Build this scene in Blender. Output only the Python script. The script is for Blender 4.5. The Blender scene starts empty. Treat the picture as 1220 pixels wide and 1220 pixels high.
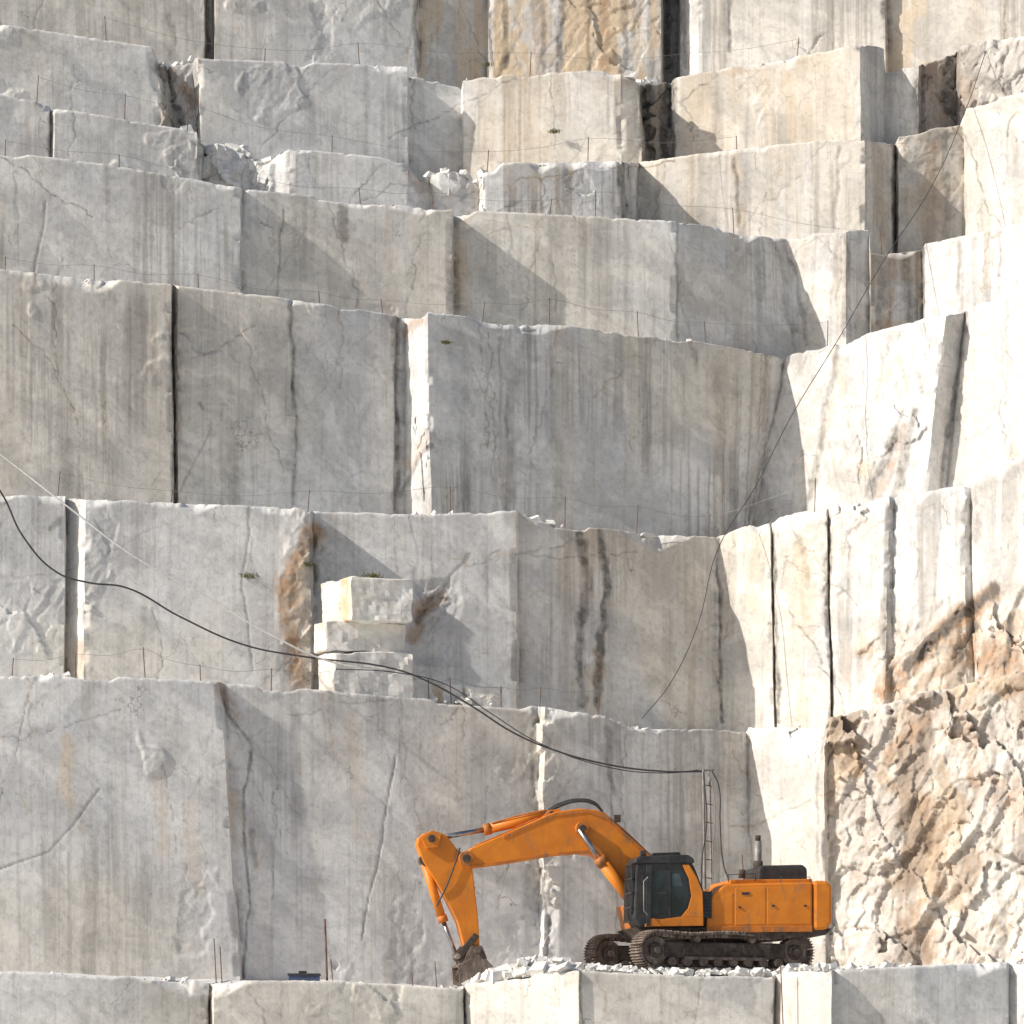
import bpy, bmesh, math, random
import numpy as np
from mathutils import Vector, Matrix
random.seed(5); rng=np.random.default_rng(5)
scene=bpy.context.scene
F=5445.0; HOR=1350.0; CZ=1.7
def W(px,py,Y):
    return ((px-610.0)*Y/F, Y, (HOR-py)*Y/F+CZ)
# ---------------------------------------------------------------- noise
def _h(x,y,z,s):
    h=(x*374761393+y*668265263+z*2147483647+s*974634777)&0xffffffff
    h=((h^(h>>13))*1274126177)&0xffffffff
    h=((h^(h>>16))*2246822519)&0xffffffff
    return ((h^(h>>15))&0xffffff)/float(0xffffff)
def vn(x,y,z,s=0):
    xi=np.floor(x).astype(np.int64);yi=np.floor(y).astype(np.int64);zi=np.floor(z).astype(np.int64)
    fx=x-xi;fy=y-yi;fz=z-zi
    fx=fx*fx*(3-2*fx);fy=fy*fy*(3-2*fy);fz=fz*fz*(3-2*fz)
    r=0
    for a in (0,1):
        wx=fx if a else 1-fx
        for b in (0,1):
            wy=fy if b else 1-fy
            for c in (0,1):
                wz=fz if c else 1-fz
                r=r+wx*wy*wz*_h(xi+a,yi+b,zi+c,s)
    return r
def fbm(x,y,z,o=4,s=0,g=.5):
    r=0;a=.5;t=0
    for i in range(o):
        r=r+a*vn(x,y,z,s+i*7);t+=a
        x=x*2.03+11;y=y*2.03+5;z=z*2.03+3;a*=g
    return r/t
def facet(x,y,z,s):
    """planar chunks: every cell is its own tilted plane"""
    xi=np.floor(x).astype(np.int64);yi=np.floor(y).astype(np.int64);zi=np.floor(z).astype(np.int64)
    best=np.full(x.shape,1e9);val=np.zeros(x.shape);rid=np.zeros(x.shape)
    for a in (-1,0,1):
        for b in (-1,0,1):
            for c in (-1,0,1):
                cx=xi+a;cy=yi+b;cz=zi+c
                px=cx+_h(cx,cy,cz,s);py=cy+_h(cx,cy,cz,s+1);pz=cz+_h(cx,cy,cz,s+2)
                d=(x-px)**2+(y-py)**2+(z-pz)**2
                v=_h(cx,cy,cz,s+3)-.5+(x-px)*(_h(cx,cy,cz,s+4)-.5)*1.5+(z-pz)*(_h(cx,cy,cz,s+5)-.5)*1.5
                k=d<best; best=np.where(k,d,best);val=np.where(k,v,val);rid=np.where(k,_h(cx,cy,cz,s+6),rid)
    return val,rid
def sm(v,a,b):
    t=np.clip((v-a)/(b-a),0,1);return t*t*(3-2*t)
def mixc(f,a,b):
    f=np.asarray(f)[...,None]; return a*(1-f)+b*f
def C3(r,g,b): return np.array([r,g,b])
def marble_colour(X,Y,Z,dark,och,rust,tint,rocky,stk,seed,rid=None):
    k=(fbm(X*.5,Y*.5,Z*.5,4,seed+100)-.5)*3.2
    k2=(fbm(X*.5,Y*.5,Z*.5,4,seed+110)-.5)*3.2
    H=X+.6*Y
    ca,sa=math.cos(.5),math.sin(.5)
    u=H*ca-Z*sa; v=H*sa+Z*ca
    bed=fbm(u*.25+k*.2,Y*.1,v*1.5+k*1.2,7,seed+120,.60)
    c=mixc(sm(bed,.40,.60),C3(.64,.635,.625)+0*X[:,None],C3(.775,.765,.74))
    big=fbm(X*.16,Y*.16,Z*.16,3,seed+130)
    c=c*mixc(sm(big,.38,.62),C3(1,1,1)+0*X[:,None],C3(1.02,.975,.90))
    cloud=fbm(X*1.2+k,Y*1.2,Z*1.2+k2,7,seed+140,.64)
    c=c*(0.87+.15*sm(cloud,.40,.57))[:,None]
    vz=fbm(u*.3+k*.35,Y*.2,v*.9+k2*.45,5,seed+150)
    vein=1-sm(np.abs(vz-.5),0,.012); vm=sm(fbm(X*.6,Y*.6,Z*.6,3,seed+160),.42,.6)
    c=mixc(vein*vm*.24,c,C3(.36,.35,.34))
    vz2=fbm(u*.9+k*.6,Y*.5,v*.5-k2*.6,5,seed+155)
    vein2=1-sm(np.abs(vz2-.5),0,.008)
    c=mixc(vein2*sm(fbm(X*.4,Y*.4,Z*.4,3,seed+165),.54,.64)*.28,c,C3(.38,.34,.29))
    # run-off streaks
    top=sm(fbm(X*.5,Y*.5,Z*.25,3,seed+170),.38,.6)
    s1=fbm(H*2.6+k*.06,Y*0,Z*.07,7,seed+180,.70); s2=fbm(H*1.1+k*.1,Y*0,Z*.06,6,seed+190,.68); s3=fbm(H*7+k*.08,Y*0,Z*.11,5,seed+195,.66)
    c=mixc(sm(s1,.52,.62)*top*stk*.64,c,C3(.27,.25,.225))
    c=mixc(sm(s3,.54,.64)*top*np.clip(stk*1.2,0,1)*.40,c,C3(.25,.225,.2))
    c=mixc(np.clip(sm(s2,.5,.64)*(stk*.22+och*.8),0,1),c,C3(.64,.52,.38))
    c=mixc((1-sm(s1,.34,.44))*top*.4*np.clip(stk+.3,0,1),c,C3(.82,.815,.795))
    c=mixc(och*sm(fbm(X*1.5+k,Y*1.5,Z*.6+k2,5,seed+200,.6),.36,.58),c,C3(.66,.52,.36))
    if rocky.max()>0:
        r1=fbm(X*.5+k*.5,Y*.5,Z*.3+k2*.5,7,seed+210,.64);r2=fbm(X*2.2+k,Y*2.2,Z*1.1+k2,7,seed+220,.68);r3=fbm(X*1.2-Z*.7,Y*.8,Z*.5+X*.35,6,seed+230,.62)
        rc=mixc(sm(r1,.43,.54),C3(.62,.50,.37)+0*X[:,None],C3(.77,.715,.63))
        rc=mixc(sm(r3,.52,.58)*.6,rc,C3(.44,.31,.21))
        rc=mixc(sm(r2,.5,.6)*.38,rc,C3(.46,.39,.32))
        rc=mixc(sm(fbm(X*.5+k*.3,Y*.5,Z*.4,5,seed+245,.6),.50,.56)*.55,rc,C3(.77,.74,.69))
        rc=mixc(sm(fbm(H*1.6+k*.35,Y*0,Z*.14,6,seed+240,.66),.48,.58)*.68*sm(fbm(X*.3,Y*.3,Z*.3,3,seed+248),.38,.52),rc,C3(.31,.235,.18))
        if rid is not None: rc=rc*(.88+.16*rid)[:,None]
        c=mixc(rocky,c,rc)
    j=fbm(X*5,Y*5,Z*5,5,seed+250,.65); jt=sm(j,.36,.6)
    c=mixc(rust*(.45+.55*jt),c,mixc(jt,C3(.22,.125,.075)+0*X[:,None],C3(.46,.29,.175)))
    c=mixc(np.clip(dark*(.65+.5*(1-jt)),0,1)*.88,c,C3(.13,.115,.10))
    sp=fbm(X*9,Y*9,Z*9,4,seed+260,.7)
    c=c*(1-.13*sm(sp,.56,.66))[:,None]
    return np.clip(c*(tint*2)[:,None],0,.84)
# ---------------------------------------------------------------- materials
def newmat(n):
    m=bpy.data.materials.new(n);m.use_nodes=True
    nt=m.node_tree;nt.nodes.clear()
    out=nt.nodes.new('ShaderNodeOutputMaterial');b=nt.nodes.new('ShaderNodeBsdfPrincipled')
    nt.links.new(b.outputs[0],out.inputs[0])
    return m,nt,b
class G:
    def __init__(s,nt): s.nt=nt
    def n(s,t,**k):
        x=s.nt.nodes.new(t)
        for a,v in k.items(): setattr(x,a,v)
        return x
    def l(s,a,b): s.nt.links.new(a,b)
    def setin(s,i,v):
        if hasattr(v,'links'): s.l(v,i)
        else: i.default_value=v
    def math(s,op,a,b=0.0,clamp=False):
        x=s.n('ShaderNodeMath',operation=op,use_clamp=clamp); s.setin(x.inputs[0],a); s.setin(x.inputs[1],b); return x.outputs[0]
    def vscale(s,v,sc,rot=(0,0,0),loc=(0,0,0)):
        x=s.n('ShaderNodeMapping'); s.l(v,x.inputs[0]); x.inputs['Scale'].default_value=sc; x.inputs['Rotation'].default_value=rot;x.inputs['Location'].default_value=loc; return x.outputs[0]
    def noise(s,v,sc,d=5,r=.55,dist=0.0,out=0):
        x=s.n('ShaderNodeTexNoise'); s.l(v,x.inputs['Vector']); x.inputs['Scale'].default_value=sc;x.inputs['Detail'].default_value=d;x.inputs['Roughness'].default_value=r;x.inputs['Distortion'].default_value=dist; return x.outputs[out]
    def ss(s,v,a,b,lo=0.0,hi=1.0):
        x=s.n('ShaderNodeMapRange',interpolation_type='SMOOTHSTEP'); s.l(v,x.inputs[0]);x.inputs[1].default_value=a;x.inputs[2].default_value=b;x.inputs[3].default_value=lo;x.inputs[4].default_value=hi; return x.outputs[0]
    def mix(s,f,a,b,bt='MIX'):
        x=s.n('ShaderNodeMix',data_type='RGBA',blend_type=bt); s.setin(x.inputs[0],f)
        for i,v in ((6,a),(7,b)):
            if isinstance(v,tuple): x.inputs[i].default_value=(v[0],v[1],v[2],1)
            else: s.l(v,x.inputs[i])
        return x.outputs[2]
def marble_material():
    m,nt,b=newmat('quarry_marble'); g=G(nt)
    pos=g.n('ShaderNodeNewGeometry').outputs['Position']
    col=g.n('ShaderNodeAttribute',attribute_name='col').outputs['Color']
    nz=g.noise(pos,6.0,5,.72)
    c=g.mix(g.ss(nz,.36,.62),g.mix(1.0,col,(.91,.905,.90),'MULTIPLY'),col)
    # fine vertical wash marks
    st=g.noise(g.vscale(pos,(9,6,.22)),1.0,4,.7)
    c=g.mix(g.ss(st,.52,.66,0,.32),c,g.mix(1.0,c,(.64,.62,.59),'MULTIPLY'))
    # hairline fractures
    wv=g.n('ShaderNodeVectorMath',operation='ADD'); g.l(pos,wv.inputs[0]); g.l(g.noise(pos,.7,4,.65,0,1),wv.inputs[1])
    def hair(sc,w,loc,lo,hi,rot):
        v=g.n('ShaderNodeTexVoronoi',feature='DISTANCE_TO_EDGE'); g.l(g.vscale(wv.outputs[0],(1,1,.4),(0,rot,0),(loc,0,loc)),v.inputs['Vector']); v.inputs['Scale'].default_value=sc
        return g.math('MULTIPLY',g.ss(v.outputs['Distance'],0.0,w,1,0),g.ss(g.noise(g.vscale(pos,(1,1,1),(0,0,0),(9+loc,4,2)),.55,3,.6),lo,hi))
    cr=g.math('MAXIMUM',hair(.5,.007,0,.55,.64,.35),hair(1.05,.011,5,.60,.68,-.5))
    c=g.mix(g.math('MULTIPLY',cr,.6),c,(.2,.175,.15))
    g.l(c,b.inputs['Base Color'])
    b.inputs['Roughness'].default_value=.8; b.inputs['Specular IOR Level'].default_value=.2
    bp=g.n('ShaderNodeBump'); bp.inputs['Strength'].default_value=.45; bp.inputs['Distance'].default_value=.026
    g.l(nz,bp.inputs['Height']); g.l(bp.outputs[0],b.inputs['Normal'])
    return m
MARBLE=marble_material()
def simple(name,c1,c2,rough=.6,metal=0,sc=3,bump=.02,dirt=None,spec=.5,dlo=.52,dhi=.74):
    m,nt,b=newmat(name); g=G(nt)
    pos=g.n('ShaderNodeNewGeometry').outputs['Position']
    n=g.noise(pos,sc,4,.65)
    c=g.mix(g.ss(n,.35,.65),c1,c2)
    if dirt:
        d=g.noise(g.vscale(pos,(3,3,1.2)),1.3,6,.72)
        c=g.mix(g.ss(d,dlo,dhi),c,dirt)
    g.l(c,b.inputs['Base Color']); b.inputs['Roughness'].default_value=rough; b.inputs['Metallic'].default_value=metal
    b.inputs['Specular IOR Level'].default_value=spec
    if bump>0:
        bp=g.n('ShaderNodeBump'); bp.inputs['Strength'].default_value=.5; bp.inputs['Distance'].default_value=bump
        g.l(g.noise(pos,sc*4,3,.6),bp.inputs['Height']); g.l(bp.outputs[0],b.inputs['Normal'])
    return m
ORANGE=simple('orange_paint',(.74,.235,.018),(.63,.19,.016),.48,0,1.6,.006,(.38,.17,.06),.4,.51,.73)
ORANGE2=simple('orange_paint_worn',(.62,.19,.022),(.44,.14,.025),.6,0,3,.01,(.24,.13,.065),.4,.46,.66)
BLACK=simple('black_paint',(.02,.02,.022),(.045,.043,.04),.5,0,4,.004)
GLASS=simple('cab_glass',(.012,.018,.022),(.03,.04,.045),.05,0,1.5,.0,None,.8)
STEEL=simple('dirty_steel',(.11,.08,.066),(.19,.145,.12),.88,.05,5,.03,(.38,.32,.27),.4,.46,.70)
DARKST=simple('dark_steel',(.045,.034,.028),(.10,.075,.06),.85,.05,5,.02,(.24,.19,.155),.4,.50,.74)
CHROME=simple('chrome_rod',(.42,.42,.43),(.3,.3,.31),.25,.9,6,.0)
RUSTY=simple('rusty_iron',(.13,.08,.055),(.22,.15,.11),.8,.2,8,.0)
GALV=simple('galvanised_pipe',(.34,.33,.31),(.22,.2,.18),.6,.4,6,.0)
CABLEB=simple('black_rubber',(.03,.03,.032),(.05,.05,.05),.6,0,5,.0)
ROPE=simple('pale_rope',(.66,.65,.62),(.54,.53,.5),.8,0,8,.0)
CHIP=simple('marble_chips',(.78,.77,.74),(.62,.61,.58),.8,0,2.5,.04,(.55,.48,.39))
FLOOR=simple('quarry_floor_dust',(.66,.64,.60),(.56,.54,.50),.9,0,.25,.0,(.48,.44,.38))
GRASS=simple('dry_grass',(.10,.12,.035),(.22,.2,.09),.8,0,6,.0)
GREEN=simple('scrub_hillside',(.07,.085,.04),(.2,.18,.12),.9,0,.2,.4)
BLUEP=simple('blue_tool_paint',(.05,.08,.16),(.04,.05,.09),.5,0,5,.0)
def mkobj(name,me,mats,parent=None):
    o=bpy.data.objects.new(name,me); scene.collection.objects.link(o)
    for m in (mats if isinstance(mats,(list,tuple)) else [mats]): me.materials.append(m)
    if parent: o.parent=parent
    return o
# ---------------------------------------------------------------- quarry benches
def seg_dist(px,py,pts):
    d=np.full(px.shape,1e9)
    for (x0,y0),(x1,y1) in zip(pts[:-1],pts[1:]):
        vx,vy=x1-x0,y1-y0;L=vx*vx+vy*vy+1e-9
        t=np.clip(((px-x0)*vx+(py-y0)*vy)/L,0,1)
        d=np.minimum(d,np.hypot(px-x0-t*vx,py-y0-t*vy))
    return d
STEP=.042
def bench(name,base,pyb,pts,zones=[],strokes=[],cap=7.0,rise=0.0,ncr=20,seed=1,chip=1.0,ok=.6):
    S=[]
    pts=[(p[0],p[1],p[2],(p[3] if len(p)>3 else p[0])) for p in pts]
    hm=0
    for p in pts:
        Y=base+p[2]; hm=max(hm,(pyb-p[1])*Y/F)
    nz=int(hm/(STEP if ncr else .2))
    PP=[(W(p[0],0,base+p[2])[0],base+p[2]) for p in pts]
    hd=[math.atan2(b[1]-a[1],b[0]-a[0]) for a,b in zip(PP[:-1],PP[1:])]
    corner=[False]+[abs(h2-h1)>.45 for h1,h2 in zip(hd[:-1],hd[1:])]+[False]
    for i,(a,b) in enumerate(zip(pts[:-1],pts[1:])):
        Ya,Yb=base+a[2],base+b[2]
        xa,xb=W(a[0],0,Ya)[0],W(b[0],0,Yb)[0]
        ln=math.hypot(xb-xa,Yb-Ya)
        inf=(b[0]>-15 and a[0]<1235)
        nx=max(1,int(math.ceil(ln/(STEP if inf and ncr else .3))))
        u=np.linspace(0,1,nx+1)[None,:]; v=np.linspace(0,1,nz+1)[:,None]
        pt=a[0]+(b[0]-a[0])*u; pb=a[3]+(b[3]-a[3])*u
        px=pt+(pb-pt)*v; Y=(Ya+(Yb-Ya)*u)+0*v
        tpy=a[1]+(b[1]-a[1])*u; py=tpy+(pyb-tpy)*v
        X=(px-610)*Y/F; Z=(HOR-py)*Y/F+CZ; T=(py-tpy)*Y/F
        D=np.minimum(u*ln+(0 if corner[i] else 9),(1-u)*ln+(0 if corner[i+1] else 9))+0*v
        S.append((X,Y,Z,T,px+0*v,py,nx,D))
    cat=lambda i:np.concatenate([s[i].ravel() for s in S])
    allX,allY,allZ,allT,PX,PY=[cat(i) for i in range(6)]; DD=cat(7)
    n=len(allX)
    dark=np.zeros(n);och=np.zeros(n);rust=np.zeros(n);tint=np.full(n,.5);rocky=np.zeros(n);stk=np.full(n,.4);amp=np.zeros(n)
    wob=(fbm(allX*.7,allY*.7,allZ*.7,4,seed)-.5)
    for z in zones:
        x0,x1,y0,y1,d=z
        s=d.get('soft',6); ws=wob*d.get('wob',0)
        w=np.clip((PX+ws-x0)/s+.5,0,1)*np.clip((x1-PX-ws*.7)/s+.5,0,1)
        if y0>-9999:
            ww=wob*d.get('wob',30); w=w*np.clip((PY+ww-y0)/max(s,6)+.5,0,1)*np.clip((y1-PY+ww)/max(s,6)+.5,0,1)
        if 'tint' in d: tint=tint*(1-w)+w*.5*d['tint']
        if 'rocky' in d: rocky=np.maximum(rocky,w*d['rocky'])
        if 'streak' in d: stk=stk*(1-w)+w*d['streak']
        if 'ochre' in d: och=np.maximum(och,w*d['ochre']*ok)
        if 'amp' in d: amp=np.maximum(amp,w*d['amp'])
    if ncr: amp=np.maximum(amp,sm(fbm(allX*.5,allY*.5,allZ*.5,4,seed+15),.67,.70)*.07)
    fine=fbm(allX*5,allY*5,allZ*5,3,seed+50)
    push=np.zeros(n)
    for (ch,sp,wd,stg) in strokes:
        xs=[p[0] for p in sp];ys=[p[1] for p in sp]
        idx=np.nonzero((PX>min(xs)-wd*3-4)&(PX<max(xs)+wd*3+4)&(PY>min(ys)-wd*3-4)&(PY<max(ys)+wd*3+4))[0]
        if len(idx)==0: continue
        jx=(fbm(allX[idx]*1.1,allY[idx]*1.1,allZ[idx]*1.1,4,seed+9,.6)-.5)*min(16,wd*4+4)
        d=seg_dist(PX[idx]+jx,PY[idx],sp)
        fr=fbm(allX[idx]*6,allY[idx]*6,allZ[idx]*1.2,4,seed+13,.65)
        f=np.clip(1.3-d/wd*(0.3+1.4*fr),0,1); f=f*f*(3-2*f)*stg
        f=f*(.55+.9*np.clip(fine[idx]-.1,0,.5))
        arr={'d':dark,'o':och,'r':rust}[ch]
        arr[idx]=np.maximum(arr[idx],f)
        if ch=='d' and wd<4: push[idx]=np.maximum(push[idx],f*.03)
    r=random.Random(seed)
    nat=[]
    for k in range(ncr):
        x=r.uniform(-10,1230); ty=np.interp(x,[p[0] for p in pts],[p[1] for p in pts])
        y=ty+(r.uniform(-3,6) if r.random()<.55 else r.uniform(10,150))
        ang=r.choice([r.gauss(92,6),r.gauss(96,7),r.gauss(84,7),r.gauss(90,5),r.gauss(62,12),r.gauss(125,14),r.gauss(158,10)]); sp=[(x,y)]; L=r.uniform(40,220); t=0
        while t<L:
            st=r.uniform(3,8); aa=math.radians(ang+r.gauss(0,17)+(r.choice([-45,45]) if r.random()<.1 else 0)); x+=st*math.cos(aa);y+=st*math.sin(aa);sp.append((x,y));t+=st
            if r.random()<.05 and len(sp)>3:
                ba=ang+r.choice([-1,1])*r.uniform(25,60);bx,by=x,y;br=[(bx,by)]
                for q in range(r.randint(2,6)):
                    aa=math.radians(ba+r.gauss(0,16));bx+=8*math.cos(aa);by+=8*math.sin(aa);br.append((bx,by))
                nat.append((br,.7,r.uniform(.3,.5)))
        nat.append((sp,r.uniform(.7,1.1),r.uniform(.35,.9)))
    for sp,wd,stg in nat:
        xs=[p[0] for p in sp];ys=[p[1] for p in sp]
        idx=np.nonzero((PX>min(xs)-9)&(PX<max(xs)+9)&(PY>min(ys)-6)&(PY<max(ys)+6))[0]
        if len(idx)==0: continue
        d=seg_dist(PX[idx],PY[idx],sp); f=np.clip(1.8-d/wd*(.7+fine[idx]),0,1)*stg*np.clip((fine[idx]-.32)*6,0.10,1)
        dark[idx]=np.maximum(dark[idx],f*.72); push[idx]=np.maximum(push[idx],f*.006)
        if r.random()<.3:
            f2=np.clip(1-d/5,0,1)*stg*.4; och[idx]=np.maximum(och[idx],f2)
    X,Y,Z,T=allX,allY,allZ,allT
    dx=(fbm(X*.8,Y*.8,Z*.45,4,seed+1)-.5)*.09+(fbm(X*3,Y*3,Z*2.4,3,seed+5)-.5)*.03
    dy=(fbm(X*.3,Y*.3,Z*.3,3,seed+2,.4)-.5)*.16+(fbm(X*1.4,Y*1.4,Z*1.1,4,seed+7)-.5)*.014
    rid=None
    if amp.max()>0:
        ii=np.nonzero(amp>0)[0]; x,y,z=X[ii],Y[ii],Z[ii]
        wx=(fbm(x*.8,y*.8,z*.8,4,seed+11,.6)-.5)*.9
        f1,r1=facet(x*.40+z*.28+wx,y*.35,z*.22-x*.1+wx,seed+40);f2,r2=facet(x*1.2-z*.55+wx,y*1.0,z*.6+wx,seed+44);f3,r3=facet(x*3.8+wx-z,y*3.5,z*2.4-x+wx,seed+48)
        f4=fbm(x*3,y*3,z*3,6,seed+49,.66)-.5
        dd=f1*1.0+f2*.38+f3*.20+f4*.40
        dy[ii]-=amp[ii]*dd; dx[ii]-=amp[ii]*f2*.25
        rid=np.zeros(n);rid[ii]=r2
    # knocked-off vertical arrises
    ed=np.clip(1-DD/.15,0,1)*sm(fbm(X*.6,Y*.6,Z*1.6,4,seed+17),.5,.62)
    dy=dy+ed*.09
    big=np.clip(fbm(X*.5,Y*.3,X*0,3,seed+20)-.57,0,1)
    hh=(.03+.05*fbm(X*3,Y,X*0,3,seed+21)+1.8*big)*chip
    t=np.clip(1-T/np.maximum(hh,.02),0,1)
    ft,_=facet(X*2.2,Y*2.2,Z*2.2,seed+70)
    Y2=Y+dy+push+t**1.4*hh*(.9+.5*ft)
    cx=fbm(X*.6,X*0,Y*.4,4,seed+30)
    step=np.clip((cx-.58)*9,0,1)*.12+np.clip((fbm(X*4,X*0,Y,3,seed+31)-.57),0,1)*.2+(fbm(X*9,X*0,Y,3,seed+33)-.5)*.03
    Z2=Z-step*chip*np.clip(1-T/1.0,0,1)
    X2=X+dx
    faces=[];o=0;capV=[];tot=n
    for s in S:
        nx=s[6];m=(nz+1)*(nx+1)
        I=(o+np.arange(m)).reshape(nz+1,nx+1)
        faces.append(np.stack([I[:-1,:-1],I[1:,:-1],I[1:,1:],I[:-1,1:]],-1).reshape(-1,4))
        row=I[0]; prev=row
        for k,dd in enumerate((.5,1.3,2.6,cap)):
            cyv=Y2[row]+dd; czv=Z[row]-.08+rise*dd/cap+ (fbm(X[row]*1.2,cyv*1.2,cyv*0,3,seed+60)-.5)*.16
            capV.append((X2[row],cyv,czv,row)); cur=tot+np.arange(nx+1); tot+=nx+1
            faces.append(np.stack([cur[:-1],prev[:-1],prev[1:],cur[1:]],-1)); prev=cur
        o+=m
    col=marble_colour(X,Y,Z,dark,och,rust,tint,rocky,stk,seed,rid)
    col=mixc(t*.6*np.clip((hh-.06)*8,0,1),col,C3(.82,.81,.78))
    cc=np.concatenate([np.stack(c[:3],-1) for c in capV]); rows=np.concatenate([c[3] for c in capV])
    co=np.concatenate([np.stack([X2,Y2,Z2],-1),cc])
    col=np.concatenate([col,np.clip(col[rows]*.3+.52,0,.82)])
    fa=np.concatenate(faces)
    me=bpy.data.meshes.new(name)
    me.vertices.add(len(co)); me.vertices.foreach_set('co',co.astype(np.float32).ravel())
    me.loops.add(fa.size); me.loops.foreach_set('vertex_index',fa.astype(np.int32).ravel())
    me.polygons.add(len(fa)); me.polygons.foreach_set('loop_start',np.arange(0,fa.size,4,dtype=np.int32))
    me.update(calc_edges=True)
    me.polygons.foreach_set('use_smooth',np.ones(len(fa),dtype=bool))
    at=me.color_attributes.new('col','FLOAT_COLOR','POINT')
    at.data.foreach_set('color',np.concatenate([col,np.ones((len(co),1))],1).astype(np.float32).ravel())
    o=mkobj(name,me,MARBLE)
    BEN[name]=(base,pts)
    return o
BEN={}
N=-10000
A=[(-320,1150,-1),(0,1157,0),(135,1162,.4),(248,1167,.9),(250,1168,1.2),(256,1168,.8),(395,1168,1.2),(551,1178,1.9),(553,1174,2.2),(557,1172,2.0),(600,1164,1.5),(690,1156,.6),(692,1156,.7),(760,1160,.9),(920,1164,1.4),(923,1162,1.7),(935,1158,1.3),(990,1155,.5),(993,1155,.8),(1090,1151,1.1),(1200,1145,1.7),(1203,1147,2.0),(1220,1145,1.6),(1500,1140,-1)]
B=[(-320,800,-1.2),(0,806,0),(80,803,.25),(262,812,1.0,288),(266,814,1.3,291),(350,819,1.75),(470,830,2.4),(560,835,2.9),(640,841,3.45,642),(648,841,3.2,647),(722,853,3.8),(750,868,4.1),(890,869,6.1,896),(893,862,6.1,899),(940,860,5.1),(983,862,4.2),(988,856,4.4),(1045,840,3.6),(1130,818,2.6),(1220,800,1.3),(1500,780,-2)]
C=[(-320,575,-1.9),(0,590,-1.0),(78,590,-.7,74),(80,593,-.1,76),(103,594,-.8,98),(370,605,.2),(373,607,1.3),(500,613,1.6),(615,608,2.0),(618,610,2.2),(640,621,2.3),(700,628,3.0),(853,640,5.3,856),(857,638,5.3,860),(918,616,4.1,923),(920,616,4.3,925),(923,615,4.0,928),(984,601,2.9,990),(986,601,3.1,992),(990,600,2.8,996),(1060,590,1.6,1052),(1066,591,1.75,1060),(1085,588,1.5,1074),(1150,575,.6,1150),(1157,566,.75,1160),(1162,560,.5,1165),(1220,542,-.6),(1500,500,-5)]
D=[(-320,295,-3.2),(0,320,-1.8),(203,338,-.8,208),(205,338,-.2,210),(212,340,-.5,213),(345,355,.5),(347,356,.6),(470,375,1.9,468),(473,377,2.3,470),(482,378,2.3,482),(506,380,.6,512),(510,372,.55,515),(780,398,4.0),(850,410,5.1),(935,425,6.6,888),(945,421,6.4,898),(1128,371,2.3,1090),(1150,367,2.9,1117),(1152,367,2.7,1120),(1220,345,1.5,1205),(1500,300,-4,1490)]
E=[(-320,150,-5),(0,180,-3.4),(125,195,-2.8),(286,222,-1.9),(289,224,-1.4),(410,236,-.7),(538,246,.0),(541,250,.95),(690,256,1.3),(805,263,1.7),(807,264,1.8),(938,280,4.2,955),(940,280,4.2,957),(1008,276,2.9),(1012,274,3.1),(1036,274,3.5),(1037,302,2.7),(1099,298,3.3),(1103,290,3.0),(1220,265,.8),(1500,220,-4)]
Fb=[(-320,85,-5.5),(0,112,-3.8),(58,124,-3.5),(60,129,-3.3),(65,128,-3.5),(235,156,-2.5),(239,168,-2.0),(243,176,-1.2),(262,172,-1.5),(290,180,-1.2),(300,200,-1.0),(318,192,-1.5),(345,176,-2.1),(485,190,-1.4),(500,214,-1.0),(512,208,-.6),(535,200,-.9),(570,216,-.6),(576,206,-1.0),(600,193,-1.0),(738,190,-.2),(742,192,.9),(758,194,1.5),(761,192,2.3),(782,190,1.9),(870,177,1.5),(1030,162,1.0),(1062,166,2.2),(1067,168,2.6),(1070,158,2.2),(1149,148,2.4),(1152,128,1.9),(1220,108,.6),(1500,60,-4)]
Gb=[(-320,0,-5),(0,28,-3.7),(180,55,-2.7,205),(190,75,-2.5,222),(197,80,-1.3,226),(230,72,-1.3,238),(236,69,-2.3,242),(485,78,-.9),(487,90,.2),(520,92,.4),(549,104,.5),(552,91,-.1),(600,88,-.3),(740,82,-.8),(760,95,-.6,770),(764,96,.8,774),(800,96,1.2,798),(804,92,.9),(850,84,.5),(1025,52,-.9),(1053,56,.3),(1056,82,.5),(1094,80,-.2),(1097,76,.8),(1140,60,1.2),(1143,54,.6),(1220,42,-.6),(1500,20,-5)]
Hb=[(-320,-110,-5),(0,-95,-3.8),(243,-90,-2.5),(247,-90,-1.6),(253,-90,-1.6),(256,-88,-2.5),(497,-85,-1.1),(500,-85,-.7),(580,-85,.1),(582,-85,-.3),(788,-85,-.3),(792,-85,.9),(808,-85,.9),(811,-85,.4),(832,-85,-.4),(1055,-90,-1.2),(1058,-90,-.8),(1100,-90,-1.2),(1220,-100,-2.2),(1500,-110,-5)]
Ib=[(-320,-340,-4),(200,-330,-2),(210,-330,-1),(600,-320,1),(900,-325,2),(905,-325,1),(1220,-335,-1.5),(1500,-340,-4)]
bench('quarry_bench_front',116,1385,A,zones=[(0,557,N,0,{'tint':1.05,'streak':.2}),(557,690,N,0,{'tint':1.1,'streak':.1}),(690,1300,N,0,{'tint':1.05,'streak':.2})],strokes=[('d',[(250,1168),(251,1230)],2,.8),('d',[(552,1176),(553,1230)],2,.9),('d',[(690,1158),(693,1230)],1.6,.7),('d',[(922,1164),(922,1230)],2,.7)],cap=12,rise=.5,ncr=8,seed=11,chip=.8)
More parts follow.
